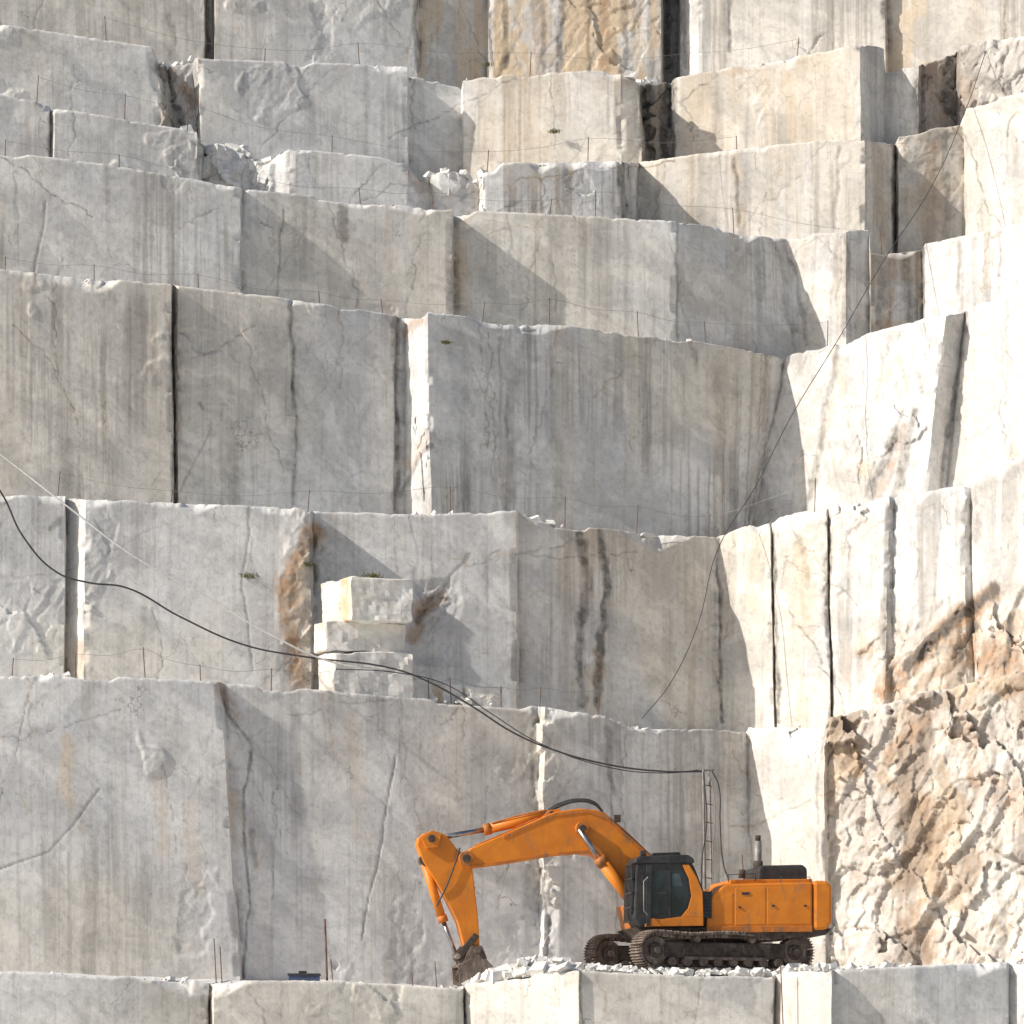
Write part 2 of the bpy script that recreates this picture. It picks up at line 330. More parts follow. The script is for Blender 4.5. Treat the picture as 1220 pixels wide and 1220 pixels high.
bench('quarry_bench_lower',125,1200,B,
 zones=[(985,1600,N,0,{'rocky':1.0,'amp':.40,'soft':10,'streak':.6}),(893,985,N,0,{'tint':1.05,'streak':.2}),(0,290,N,0,{'tint':1.0,'streak':.5}),(650,890,N,0,{'streak':.6}),(632,660,N,0,{'amp':.22,'soft':12}),(291,640,N,0,{'streak':.5})],  # lit face right of the corner: tint raised for sun brightness
 strokes=[('o',[(82,880),(78,930),(90,990)],9,.6),('o',[(190,930),(195,1010)],12,.4),('o',[(225,960),(235,1060)],10,.3),('d',[(263,812),(272,850),(297,885),(292,960),(296,1060),(290,1165)],2.0,.75),('r',[(262,814),(280,850)],9,.6),('o',[(283,950),(290,1010)],10,.7),('d',[(303,990),(305,1030)],4,.6),
 ('d',[(642,842),(634,930),(640,1010),(652,1080),(650,1160)],3,.7),('d',[(725,868),(727,910),(732,945)],5,.7),('d',[(727,945),(735,1150)],1.6,.6),('d',[(470,900),(455,1000),(430,1120)],1.5,.6),('d',[(892,866),(898,1160)],2,.6),('d',[(120,940),(60,1015),(0,1035)],1.3,.6),('o',[(420,860),(430,1000)],14,.2),('d',[(630,860),(628,1100)],9,.22),('r',[(1190,940),(1220,960)],26,.6),('r',[(1130,830),(1060,900)],12,.55),('d',[(1180,830),(1195,1140)],5,.5),('d',[(1120,900),(1060,1010)],2.4,.5),('r',[(1150,850),(1160,930)],14,.6),('r',[(1100,960),(1120,1060)],12,.45),('r',[(1010,1030),(1100,1130)],8,.35),('d',[(1205,900),(1180,1000)],6,.5),('d',[(985,862),(972,960),(978,1080),(985,1150)],2.4,.5)],ncr=26,seed=21)
bench('quarry_bench_second',129,920,C,
 zones=[(857,1600,N,0,{'tint':1.05,'streak':.7,'ochre':.15}),(103,370,N,0,{'streak':.4}),(615,853,N,0,{'streak':.6,'tint':1.0,'ochre':.3,'soft':30}),(1050,1260,735,1000,{'rocky':.95,'amp':.30,'soft':14,'wob':110}),(335,385,N,0,{'amp':.14,'soft':20,'wob':40}),(490,545,700,790,{'amp':.2,'soft':12,'wob':40})],  # right-hand walls: extra sunlit brightness put into the tint
 strokes=[('r',[(376,632),(352,662),(344,700),(346,760),(356,815)],13,.9),('o',[(372,640),(352,700),(365,810)],20,.7),('d',[(374,640),(372,690)],3,.8),('d',[(693,632),(702,690),(690,750),(692,840)],6,.95),('o',[(705,632),(708,840)],16,.5),('d',[(717,632),(724,700),(716,760),(712,840)],6,1.1),('r',[(712,775),(714,810)],7,.8),
 ('r',[(524,712),(503,725),(494,760)],10,.85),('d',[(516,712),(500,740)],5,.9),('d',[(560,660),(520,712)],2,.5),('d',[(540,715),(524,712)],3,.6),('d',[(856,642),(859,860)],2.4,.85),
 ('d',[(920,618),(924,740),(926,860)],3,.85),('d',[(986,602),(991,860)],3,.8),('o',[(948,620),(962,700),(958,860)],14,.6),('o',[(905,640),(895,720)],12,.45),('d',[(955,640),(962,700)],4,.4),('o',[(1030,620),(1015,800)],18,.4),('d',[(1120,600),(1110,740)],2,.4),
 ('d',[(1064,594),(1054,640),(1064,700),(1052,760),(1058,820)],6,.6),('r',[(1180,706),(1130,748),(1092,790),(1050,828)],14,1.0),('d',[(1182,702),(1165,718),(1140,733),(1118,760),(1100,780),(1080,796)],8,1.7),('d',[(1220,700),(1204,740),(1196,790)],5,1.0),('d',[(1160,745),(1140,785)],7,1.1),('r',[(1140,770),(1210,795)],26,.8),('d',[(1157,570),(1164,640)],7,.5),('d',[(880,720),(890,800)],6,.2),('d',[(60,630),(70,620)],4,.7),('r',[(95,770),(90,800)],8,.5),('d',[(297,600),(290,700),(300,800)],1.6,.5)],ncr=24,seed=31)
bench('quarry_bench_third',133,690,D,
 zones=[(945,1600,N,0,{'tint':1.04,'streak':.6,'ochre':.12}),(516,935,N,0,{'tint':.95,'streak':.85,'ochre':.1,'soft':20}),(0,203,N,0,{'tint':.98,'streak':.75}),(212,470,N,0,{'streak':.5}),(1126,1152,N,0,{'tint':.9,'streak':.6}),(482,512,500,600,{'amp':.12,'tint':.95}),(1020,1100,480,620,{'amp':.12,'soft':20,'wob':40})],  # raised tint paints extra sun brightness onto the right wall
 strokes=[('d',[(205,340),(209,600)],2.6,.85),('d',[(346,356),(348,450),(352,600)],2.2,.8),('d',[(350,450),(348,560)],8,.25),('d',[(472,378),(470,470),(478,560),(470,605)],4,.75),('r',[(502,380),(484,396)],8,.7),('r',[(512,520),(488,552)],10,.4),('d',[(478,590),(500,545),(515,530)],3,.6),
 ('d',[(632,395),(612,470),(606,600)],9,.36),('d',[(607,470),(607,520)],3,.6),('d',[(596,400),(600,600)],3,.4),('d',[(655,420),(668,600)],7,.3),('d',[(545,400),(560,600)],12,.26),('d',[(822,402),(832,440)],4,.6),('d',[(858,430),(856,560)],8,.3),
 ('d',[(1000,408),(982,500),(958,610)],5,.6),('o',[(1010,420),(985,520)],9,.5),('d',[(1066,515),(1036,590)],7,.9),('d',[(1090,490),(1066,590)],6,.8),('r',[(1075,510),(1050,590)],7,.6),('o',[(1070,430),(1030,560)],13,.6),('d',[(1060,400),(1045,480)],3,.4),('d',[(1151,370),(1119,590)],3,.75),('d',[(130,345),(140,360)],4,.3),('d',[(240,480),(243,486)],3,.9),('d',[(252,510),(215,585)],1.5,.6),('d',[(936,426),(892,620)],2,.6),('o',[(1195,540),(1220,545)],10,.5)],ncr=24,seed=41)
bench('quarry_bench_fourth',136.5,480,E,
 zones=[(938,1010,N,0,{'tint':1.0,'ochre':.35,'streak':.6}),(1036,1101,N,0,{'streak':1.0,'tint':.68,'ochre':.8}),(1103,1600,N,0,{'tint':1.04,'streak':.8,'ochre':.12}),(805,938,N,0,{'tint':.93,'streak':.9}),(0,288,N,0,{'streak':.8}),(400,540,N,0,{'streak':.7,'ochre':.2})],  # far right face: sunlit lift painted in through its tint
 strokes=[('d',[(545,252),(541,365)],6,.5),('o',[(548,252),(545,365)],12,.5),('d',[(409,238),(408,285)],6,.6),('d',[(336,250),(330,355)],1.6,.6),('d',[(55,240),(40,330)],1.5,.5),('d',[(128,195),(128,240)],5,.4),('d',[(288,226),(287,345)],1.6,.4),('d',[(806,265),(807,400)],1.6,.5),('d',[(925,285),(945,400)],3,.4),('d',[(938,280),(962,410)],3,.5),('d',[(1050,305),(1045,400)],9,.6),('d',[(1080,305),(1085,400)],8,.6),('d',[(1101,295),(1098,390)],3,.85),('r',[(1064,305),(1060,390)],7,.6),('d',[(1190,270),(1186,350)],3,.5),('d',[(1145,290),(1142,350)],3,.4),('d',[(1010,280),(1005,400)],3,.5)],ncr=24,seed=51)
bench('quarry_bench_fifth',140,330,Fb,
 zones=[(600,738,N,0,{'streak':.9,'ochre':.15}),(782,1030,N,0,{'tint':1.05,'streak':.7,'ochre':.22}),(1030,1068,N,0,{'tint':.85,'streak':.8}),(1070,1150,N,0,{'tint':.78,'streak':1.0,'ochre':.5,'amp':.10}),(1152,1600,N,0,{'tint':1.04,'streak':.7,'ochre':.12}),(236,325,N,0,{'amp':.4,'tint':1.0}),(500,576,N,0,{'amp':.25,'ochre':.3}),(738,783,N,0,{'amp':.12})],  # tint lifted towards the right edge to paint in sunlight
 strokes=[('d',[(742,195),(748,260)],5,.85),('d',[(59,128),(61,180)],3,.7),('d',[(241,172),(243,205)],5,.8),('d',[(296,200),(320,190)],4,.8),('o',[(878,185),(880,265)],8,.6),('d',[(876,190),(880,265)],3,.7),('d',[(1000,175),(998,270)],3,.5),('o',[(925,180),(930,270)],9,.45),('d',[(1064,168),(1068,290)],4,.85),('r',[(1048,180),(1050,280)],8,.35),('r',[(1110,170),(1105,280)],14,.5),('d',[(1125,160),(1130,260)],6,.5),('d',[(490,195),(505,215)],4,.6),('r',[(485,205),(500,225)],7,.5)],ncr=26,seed=61)
bench('quarry_bench_sixth',143.5,260,Gb,
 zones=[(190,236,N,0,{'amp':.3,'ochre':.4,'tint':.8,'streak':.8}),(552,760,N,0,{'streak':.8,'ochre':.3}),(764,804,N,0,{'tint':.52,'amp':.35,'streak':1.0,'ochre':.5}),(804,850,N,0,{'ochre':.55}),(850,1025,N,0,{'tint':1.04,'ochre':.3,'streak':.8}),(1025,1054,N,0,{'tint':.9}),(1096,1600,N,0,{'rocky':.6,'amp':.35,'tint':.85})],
 strokes=[('d',[(193,80),(218,150)],6,1.0),('r',[(200,80),(228,120)],9,.8),('d',[(768,100),(775,185)],7,1.2),('d',[(795,100),(792,185)],7,1.2),('r',[(735,70),(750,90)],8,.6),('r',[(785,110),(782,170)],8,.5),('o',[(936,90),(942,160)],10,.6),('r',[(870,85),(960,70)],6,.4),('d',[(1097,80),(1095,160)],7,.9),('d',[(1136,65),(1130,130)],9,1.0),('d',[(1165,95),(1200,110)],8,.7),('r',[(1110,80),(1120,150)],12,.6)],ncr=24,seed=71)
bench('quarry_bench_seventh',147,170,Hb,
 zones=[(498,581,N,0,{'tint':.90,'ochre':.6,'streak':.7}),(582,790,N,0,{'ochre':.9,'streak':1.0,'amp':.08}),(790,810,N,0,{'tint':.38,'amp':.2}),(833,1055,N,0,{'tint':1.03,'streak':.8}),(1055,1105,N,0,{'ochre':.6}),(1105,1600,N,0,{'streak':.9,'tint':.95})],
 strokes=[('d',[(248,-80),(246,75)],4,.85),('d',[(498,-80),(497,85)],2.2,.75),('d',[(600,-50),(602,80)],4,.8),('d',[(645,-50),(650,80)],4,.6),('d',[(670,-50),(668,85)],6,.8),('d',[(700,-50),(704,85)],3,.6),('d',[(745,-50),(742,85)],5,.7),('r',[(715,-50),(722,85)],8,.7),('r',[(640,-50),(645,85)],8,.4),('d',[(200,20),(205,70)],4,.6),('d',[(868,-20),(870,60)],3,.7),('d',[(1055,-50),(1058,60)],5,.5),('d',[(795,-80),(795,85)],6,.9),('d',[(812,-60),(816,80)],3,.5)],ncr=24,seed=81,ok=1.0)
bench('quarry_bench_top',151,-20,Ib,ncr=0,seed=91)
# ---------------------------------------------------------------- ground & hillside
def sheet(name,x0,x1,y0,y1,zf,nx,ny,mat):
    xs=np.linspace(x0,x1,nx);ys=np.linspace(y0,y1,ny)
    XX,YY=np.meshgrid(xs,ys);ZZ=zf(XX,YY)
    v=np.stack([XX,YY,ZZ],-1).reshape(-1,3)
    I=np.arange(nx*ny).reshape(ny,nx)
    f=np.stack([I[:-1,:-1],I[:-1,1:],I[1:,1:],I[1:,:-1]],-1).reshape(-1,4)
    me=bpy.data.meshes.new(name);me.from_pydata(v.tolist(),[],f.tolist())
    me.polygons.foreach_set('use_smooth',np.ones(len(f),dtype=bool))
    return mkobj(name,me,mat)
sheet('ground',-1500,1500,-1500,1500,lambda x,y:(fbm(x*.05,y*.05,x*0,4,3)-.5)*.5*((y<110)&(y>5)),150,150,FLOOR)
def hillz(x,y):
    zt=(1350+330)*151/F+CZ
    return zt-1.5+np.clip(y-153,0,400)*.55+(fbm(x*.03,y*.03,x*0,4,8)-.5)*14*np.clip((y-155)/30,0,1)-np.clip(np.abs(x)-60,0,500)*.35
sheet('hillside',-260,260,153,420,hillz,90,60,GREEN)
# ---------------------------------------------------------------- helper mesh builders
def edge(bn,px):
    base,pts=BEN[bn]
    xs=[p[0] for p in pts]
    py=float(np.interp(px,xs,[p[1] for p in pts])); r=float(np.interp(px,xs,[p[2] for p in pts]))
    return W(px,py,base+r)
class MB:
    def __init__(s): s.v=[];s.f=[];s.m=[]
    def add(s,vs,fs,mi=0):
        o=len(s.v);s.v+=[tuple(v) for v in vs];s.f+=[tuple(i+o for i in f) for f in fs];s.m+=[mi]*len(fs)
    def obj(s,name,mats,parent=None,smooth=False):
        me=bpy.data.meshes.new(name);me.from_pydata(s.v,[],s.f)
        me.polygons.foreach_set('material_index',s.m)
        if smooth: me.polygons.foreach_set('use_smooth',[True]*len(s.f))
        bm=bmesh.new();bm.from_mesh(me);bmesh.ops.recalc_face_normals(bm,faces=bm.faces);bm.to_mesh(me);bm.free()
        return mkobj(name,me,mats,parent)
CF=[(0,1,3,2),(4,6,7,5),(0,4,5,1),(2,3,7,6),(0,2,6,4),(1,5,7,3)]
def chunk(mb,c,s,rd,flat=.75,jit=.3):
    R=Matrix.Rotation(rd.uniform(0,6.28),3,'Z')@Matrix.Rotation(rd.uniform(-.7,.7),3,'X')@Matrix.Rotation(rd.uniform(-.6,.6),3,'Y')
    dims=Vector((s*rd.uniform(.6,1.2),s*rd.uniform(.6,1.1),s*rd.uniform(.4,1)*flat))
    vs=[]
    for a in (-1,1):
        for b in (-1,1):
            for d in (-1,1):
                p=Vector((a*dims.x*(1+rd.uniform(-jit,jit)),b*dims.y*(1+rd.uniform(-jit,jit)),d*dims.z*(1+rd.uniform(-jit,jit))))*.5
                vs.append(R@p+Vector(c))
    mb.add(vs,CF)
def hull_rock(name,c,dim,seed,mats,parent=None,npts=26):
    rd=random.Random(seed);bm=bmesh.new()
    for i in range(npts):
        d=Vector((rd.gauss(0,1),rd.gauss(0,1),rd.gauss(0,1))).normalized()
        k=max(abs(d.x),abs(d.y),abs(d.z)); d=d/(k**.6)
        bm.verts.new((c[0]+d.x*dim[0]*.5,c[1]+d.y*dim[1]*.5,c[2]+d.z*dim[2]*.5))
    bmesh.ops.convex_hull(bm,input=bm.verts)
    me=bpy.data.meshes.new(name);bm.to_mesh(me);bm.free()
    return mkobj(name,me,mats,parent)
rd=random.Random(77)
rub=MB()
spec=[('quarry_bench_front',170,(.04,.14),[(560,700,80,.3),(1000,1100,20,.18),(150,260,10,.12)],1.6),
 ('quarry_bench_lower',50,(.03,.09),[(0,110,14,.16),(510,600,24,.2),(700,770,18,.18)],1.2),
 ('quarry_bench_second',30,(.03,.08),[(480,560,10,.14),(620,690,10,.18)],1.0),
 ('quarry_bench_third',24,(.03,.08),[(485,530,10,.18),(780,860,8,.16)],1.0),
 ('quarry_bench_fourth',24,(.03,.08),[],1.0),
 ('quarry_bench_fifth',30,(.03,.10),[(240,330,30,.3),(500,600,16,.24)],1.0),
 ('quarry_bench_sixth',24,(.03,.10),[(190,240,16,.28),(740,800,12,.22)],1.0)]
for bn,n,(a,b_),cl,dep in spec:
    for i in range(n):
        e=edge(bn,rd.uniform(-10,1230)); s=rd.uniform(a,b_)*rd.uniform(.6,1)
        chunk(rub,(e[0],e[1]+rd.uniform(.2,dep),e[2]-.06+s*.2),s,rd)
    for (x0,x1,k,sz) in cl:
        for i in range(k):
            e=edge(bn,rd.gauss((x0+x1)/2,(x1-x0)/4)); s=sz*rd.uniform(.25,1)**1.3*1.6
            chunk(rub,(e[0],e[1]+rd.uniform(.2,dep*.8),e[2]-.07+s*.25+rd.uniform(0,.05)),s,rd)
for i in range(350):
    px=rd.gauss(640,38) if i<180 else rd.uniform(690,1000)
    Yd=rd.uniform(117.6,119.2) if i>=180 else rd.uniform(118.4,120.6); e=edge('quarry_bench_front',px)
    hgt=.38*math.exp(-((px-640)/50)**2) if i<180 else .12
    s=rd.uniform(.06,.34) if i<180 else rd.uniform(.06,.27)
    chunk(rub,((px-610)*Yd/F,Yd,e[2]+.05+rd.uniform(0,hgt)),s,rd)
rub.obj('rubble',CHIP)
for i,(px,py,dm) in enumerate([(262,188,1.3),(290,192,1.0),(312,200,.9),(240,190,.8),(530,212,1.1),(560,222,.8)]):
    e=edge('quarry_bench_fifth',px)
    hull_rock('boulder',(e[0],e[1]+.5,(HOR-py)*e[1]/F+CZ-.15),(dm,dm,dm*.8),200+i,CHIP)
# ---------------------------------------------------------------- stacked blocks
def rough_block(name,corner_px,left_px,right_px,pyt,pyb,Y,seed,tan=0.0):
    Yc=Y; xc=(corner_px-610)*Yc/F; xl=(left_px-610)*Yc/F; xr=(right_px-610)*Yc/F
    dl=(xc-xl)*1.0; dr=(xr-xc)*.24
    zt=(HOR-pyt)*Yc/F+CZ; zb=(HOR-pyb)*Yc/F+CZ
    P=[(xc,Yc),(xr,Yc+dr),(xr-dl*.9,Yc+dr+dl*1.6),(xl,Yc+dl*1.4)]
    bm=bmesh.new()
    lo=[bm.verts.new((x,y,zb)) for x,y in P];hi=[bm.verts.new((x,y,zt)) for x,y in P]
    bm.faces.new(lo[::-1]);bm.faces.new(hi)
    for i in range(4): bm.faces.new((lo[i],lo[(i+1)%4],hi[(i+1)%4],hi[i]))
    bmesh.ops.bevel(bm,geom=list(bm.edges),offset=.03,segments=1,affect='EDGES')
    for k in range(3): 
        bmesh.ops.subdivide_edges(bm,edges=[e for e in bm.edges if e.calc_length()>.12],cuts=1 if k else 3,use_grid_fill=True)
    bmesh.ops.triangulate(bm,faces=bm.faces)
    c=np.array([v.co[:] for v in bm.verts])
    for k in range(3):
        d=(fbm(c[:,0]*1.6,c[:,1]*1.6,c[:,2]*1.6,5,seed+k)-.5)*.18
        fc,_=facet(c[:,0]*1.5,c[:,1]*1.5,c[:,2]*1.5,seed+20+k)
        for v,dd in zip(bm.verts,d+fc*.04): v.co[k]+=dd
    bmesh.ops.recalc_face_normals(bm,faces=bm.faces)
    me=bpy.data.meshes.new(name);bm.to_mesh(me);bm.free()
    n=len(me.vertices);co=np.array([v.co[:] for v in me.vertices]);z=np.zeros(n)
    och=np.clip((xc+.05-co[:,0])/.15,0,1)*tan
    col=marble_colour(co[:,0],co[:,1],co[:,2],z,och,och*.3,np.full(n,.56),z,np.full(n,.05),seed)
    at=me.color_attributes.new('col','FLOAT_COLOR','POINT');at.data.foreach_set('color',np.concatenate([col,np.ones((n,1))],1).astype(np.float32).ravel())
    return mkobj(name,me,MARBLE)
rough_block('marble_block',399,378,492,777,836,127.2,300,.2)
rough_block('marble_block.001',388,372,482,741,776,127.35,301,.3)
rough_block('marble_block.002',418,380,491,688,740,127.15,302,1.0)
rough_block('marble_block.003',528,514,552,814,842,128.3,303,.7)
rough_block('marble_block.004',560,550,600,817,845,128.3,304,.1)
# ---------------------------------------------------------------- cables, ropes, rods
def tube(name,pts,r,mat,parent=None,smooth=True):
    cu=bpy.data.curves.new(name,'CURVE');cu.dimensions='3D';cu.bevel_depth=r;cu.bevel_resolution=2;cu.resolution_u=8
    sp=cu.splines.new('BEZIER' if smooth else 'POLY')
    if smooth:
        sp.bezier_points.add(len(pts)-1)
        for p,c in zip(sp.bezier_points,pts): p.co=c;p.handle_left_type='AUTO';p.handle_right_type='AUTO'
    else:
        sp.points.add(len(pts)-1)
        for p,c in zip(sp.points,pts): p.co=(*c,1)
    o=bpy.data.objects.new(name,cu);scene.collection.objects.link(o);cu.materials.append(mat)
    if parent:o.parent=parent
    return o
tube('power_cable',[W(*p) for p in [(-300,380,122.5),(-60,520,123.5),(0,585,124),(28,640,124),(68,682,124),(105,694,124),(150,700,124.1),(215,735,124.2),(290,768,124.3),(360,782,124.3),(470,797,124.3),(510,812,124.3),(560,840,124.3),(610,872,124.3),(650,890,124.3),(720,910,124.3),(790,919,124.3),(838,919,124.3)]],.026,CABLEB)
tube('power_cable.001',[W(*p) for p in [(400,797,124.5),(470,801,124.5),(530,815,124.5),(585,850,124.5),(640,884,124.5),(720,913,124.5),(790,921,124.5),(836,917,124.4)]],.014,CABLEB)
tube('steel_rope',[W(*p) for p in [(-300,320,122.5),(0,541,124.2),(80,603,124.1),(160,663,124.1),(250,713,124.2),(320,755,124.2),(400,790,124.3),(480,798,124.5)]],.026,ROPE)
tube('hanging_cable',[W(*p) for p in [(765,856,130.3),(800,812,131.2),(832,742,131.8),(853,660,132.3),(900,580,134),(945,492,136),(1000,402,137),(1052,312,138.6),(1110,222,140),(1150,132,141.5),(1175,60,143.5)]],.012,CABLEB)
pole=bpy.data.objects.new('cable_pole',None);scene.collection.objects.link(pole)
Yp=124.3
def ptube(nm,pts,r,mat,sm_=False): return tube(nm,[W(*p) for p in pts],r,mat,pole,sm_)
ptube('mast_pipe',[(838,917,Yp),(841,1165,Yp)],.04,GALV)
ptube('second_pipe',[(845,917,Yp+.2),(850,1165,Yp+.2)],.035,GALV)
ptube('crossbar',[(832,918,Yp),(851,917,Yp+.1)],.03,GALV)
for i,y in enumerate(range(935,1150,22)):
    ptube('clamp_%d'%i,[(838,y,Yp-.03),(849,y+2,Yp+.15)],.014,RUSTY)
ptube('cable_drop',[(848,918,Yp-.1),(856,935,Yp-.1),(858,980,Yp-.1),(862,1030,Yp-.1),(872,1060,Yp-.1),(873,1160,Yp-.1)],.018,CABLEB,True)
ptube('cable_drop_b',[(838,920,Yp-.1),(842,980,Yp-.12),(836,1030,Yp-.1),(842,1160,Yp-.1)],.018,CABLEB,True)
ptube('cable_drop_c',[(846,920,Yp-.1),(852,960,Yp-.12),(849,1020,Yp-.1),(856,1160,Yp-.1)],.014,GALV,True)
rl={'quarry_bench_lower':[10,95,175,240,308,420,520,530,592,650,712],'quarry_bench_second':[62,210,370,545,685,770,836,985],'quarry_bench_third':[15,120,238,372,470,560,665,756,850,1000],'quarry_bench_fourth':[15,150,290,420,530,640,720,870,1060],'quarry_bench_fifth':[45,155,236,400,590,700,870],'quarry_bench_sixth':[120,300,440,625,820,960]}
for bn,xs in rl.items():
    par=bpy.data.objects.new('wire_guard_rail',None);scene.collection.objects.link(par)
    tp=[];r2=random.Random(len(bn)+len(xs))
    for i,x in enumerate(xs):
        e=Vector(edge(bn,x+r2.uniform(-14,14)))+Vector((0,.35,0)); h=r2.uniform(.35,.9); ln=Vector((r2.uniform(-.1,.1),0,h))
        tube('rod_%d'%i,[e-Vector((0,0,.3)),e+ln],.014,RUSTY,par,False); tp.append(e+ln*.93)
    pts=[]
    for a,b in zip(tp[:-1],tp[1:]):
        pts.append(a);m=(a+b)/2;m.z-=.06+.02*(b-a).length*r2.uniform(.3,1.5);pts.append(m)
    pts.append(tp[-1]); tube('wire',pts,.005,GALV,par)
for nm,px,p0,p1,Y in [('iron_stake',387,1095,1172,118.6),('iron_stake.001',394,1142,1172,118.4),('iron_stake.002',255,1118,1175,118.5),('iron_stake.003',262,1128,1175,118.7),('iron_stake.004',884,1018,1060,124.6),('iron_stake.005',518,1145,1180,119),('iron_stake.006',490,1158,1180,119),('iron_stake.007',930,1150,1215,116.9)]:
    tube(nm,[W(px,p0,Y),W(px+3,p1+6,Y)],.03 if nm=='iron_stake' else .015,RUSTY,None,False)
tb=MB()
def boxv(mb,x0,x1,y0,y1,z0,z1,mi=0):
    mb.add([(x,y,z) for x in (x0,x1) for y in (y0,y1) for z in (z0,z1)],CF,mi)
a=W(344,1162,118.3);b=W(380,1168,118.3)
boxv(tb,a[0],b[0],118.3,118.9,a[2]-.35,a[2]);boxv(tb,a[0]-.03,b[0]+.03,118.27,118.93,a[2],a[2]+.05,1);boxv(tb,a[0]+.25,a[0]+.45,118.5,118.6,a[2]+.05,a[2]+.12,1)
tb.obj('tool_box',[BLUEP,BLACK])
def tuft(name,px,py,Y,s,seed,up=1):
    r=random.Random(seed);mb=MB();c=Vector(W(px,py,Y))
    for i in range(110):
        b=c+Vector((r.gauss(0,s*.4),r.gauss(0,s*.2)-.02,r.gauss(0,s*.12)))
        d=Vector((r.gauss(0,.7),r.gauss(-.3,.5),r.uniform(.2,1.1)*up)).normalized()*s*r.uniform(.3,1)
        w=Vector((r.uniform(.006,.014),r.uniform(-.01,.01),0)); mid=b+d*.6; tip=b+d+Vector((0,-.03,-s*.25))
        mb.add([b-w,b+w,mid+w*.7,mid-w*.7,tip],[(0,1,2,3),(3,2,4)])
    mb.obj(name,GRASS)
for i,(px,py,Y,s) in enumerate([(297,688,129.0,.26),(366,674,129.2,.18),(445,688,129.3,.28),(660,158,142.8,.2),(532,409,133.5,.16),(580,78,143.7,.16)]):
    tuft('grass_tuft' if i==0 else 'grass_tuft.%03d'%i,px,py,Y-.05,s,i)
# ---------------------------------------------------------------- excavator
X0,Y0=(852-610)*121/F,121.0; Z0=(HOR-1159)*121/F+CZ
PH=math.radians(9)
exc=bpy.data.objects.new('excavator',None);scene.collection.objects.link(exc)
exc.location=(X0,Y0,Z0);exc.rotation_euler=(0,0,PH)
def L(px,py,w):
    sx=(px-610)/F; n=(-math.sin(PH),math.cos(PH))
    t=(w+n[0]*X0+n[1]*Y0)/(n[0]*sx+n[1])
    dx,dy=t*sx-X0,t-Y0
    return Vector((math.cos(PH)*dx+math.sin(PH)*dy,w,(HOR-py)/F*t+CZ-Z0))
def bev(o,w,seg=2):
    m=o.modifiers.new('b','BEVEL');m.width=w;m.segments=seg;m.limit_method='ANGLE';m.angle_limit=math.radians(35)
    return o
def prism(name,poly,w0,w1,mat,bw=.02,wm=None,smooth=False):
    if wm is None: wm=w0
    P=[L(x,y,wm) for x,y in poly];mb=MB();n=len(P)
    vs=[(p.x,w0,p.z) for p in P]+[(p.x,w1,p.z) for p in P]
    fs=[tuple(range(n)),tuple(range(2*n-1,n-1,-1))]+[(i,i+n,(i+1)%n+n,(i+1)%n) for i in range(n)]
    mb.add(vs,fs);o=mb.obj(name,mat,exc)
    if bw: bev(o,bw)
    return o
def cyl(name,p,q,r,mat,seg=20,parent=exc,r2=None,bw=0):
    p=Vector(p);q=Vector(q);d=(q-p);z=d.normalized();x=z.orthogonal().normalized();y=z.cross(x);r2=r if r2 is None else r2
    mb=MB();vs=[];
    for k,(c,rr) in enumerate(((p,r),(q,r2))):
        for i in range(seg):
            a=2*math.pi*i/seg;vs.append(c+x*math.cos(a)*rr+y*math.sin(a)*rr)
    fs=[(i,(i+1)%seg,(i+1)%seg+seg,i+seg) for i in range(seg)]+[tuple(range(seg)),tuple(range(2*seg-1,seg-1,-1))]
    mb.add(vs,fs);o=mb.obj(name,mat,parent)
    if seg>8:
        for pl in o.data.polygons: pl.use_smooth=len(pl.vertices)==4
    if bw: bev(o,bw)
    return o
def pin(name,px,py,w0,w1,r,mat): 
    c=L(px,py,(w0+w1)/2);return cyl(name,(c.x,w0,c.z),(c.x,w1,c.z),r,mat,bw=.01)
prism('house_body',[(842,1078),(850,1065),(864,1053),(968,1051),(968,1108),(900,1111),(842,1111)],-1.5,1.5,ORANGE,.05)
prism('counterweight',[(969,1049),(986,1049),(992,1055),(992,1098),(986,1108),(969,1109)],-1.52,1.52,ORANGE,.10)
prism('deck_frame',[(757,1104),(992,1106),(984,1114),(930,1118),(770,1118)],-1.46,1.46,DARKST,.03)
prism('side_door_front',[(876,1058),(912,1057),(912,1101),(876,1102)],-1.512,-1.49,ORANGE,.010)
prism('side_door_rear',[(914,1057),(966,1056),(966,1101),(914,1101)],-1.512,-1.49,ORANGE,.010)
prism('lower_skirt',[(846,1104),(968,1103),(968,1110),(846,1111)],-1.53,-1.49,ORANGE2,.008)
prism('step_panel',[(850,1072),(873,1064),(873,1101),(850,1102)],-1.510,-1.49,ORANGE,.008)
for i in range(7):
    y=1064+i*4.3
    prism('vent_slat_%d'%i,[(839,y),(847,y),(847,y+2.6),(839,y+2.6)],-1.56,-1.5,BLACK,0)
prism('vent_back',[(838,1062),(848,1062),(848,1094),(838,1094)],-1.53,-1.48,BLACK,0)
for i,(x,y) in enumerate([(880,1080),(920,1078),(958,1078)]):
    prism('door_handle_%d'%i,[(x,y),(x+3,y),(x+3,y+2),(x,y+2)],-1.54,-1.51,BLACK,0)
prism('grab_plate',[(884,1063),(893,1063),(893,1066),(884,1066)],-1.53,-1.51,BLACK,0)
prism('engine_hood',[(903,1036),(907,1031),(957,1030),(962,1035),(962,1052),(903,1052)],-.75,1.2,BLACK,.06)
prism('hood_base',[(870,1048),(968,1047),(968,1053),(870,1053)],-1.3,1.35,ORANGE,.02)
prism('fuel_tank_top',[(846,1060),(872,1048),(900,1048),(900,1056),(846,1068)],.2,1.45,ORANGE2,.03)
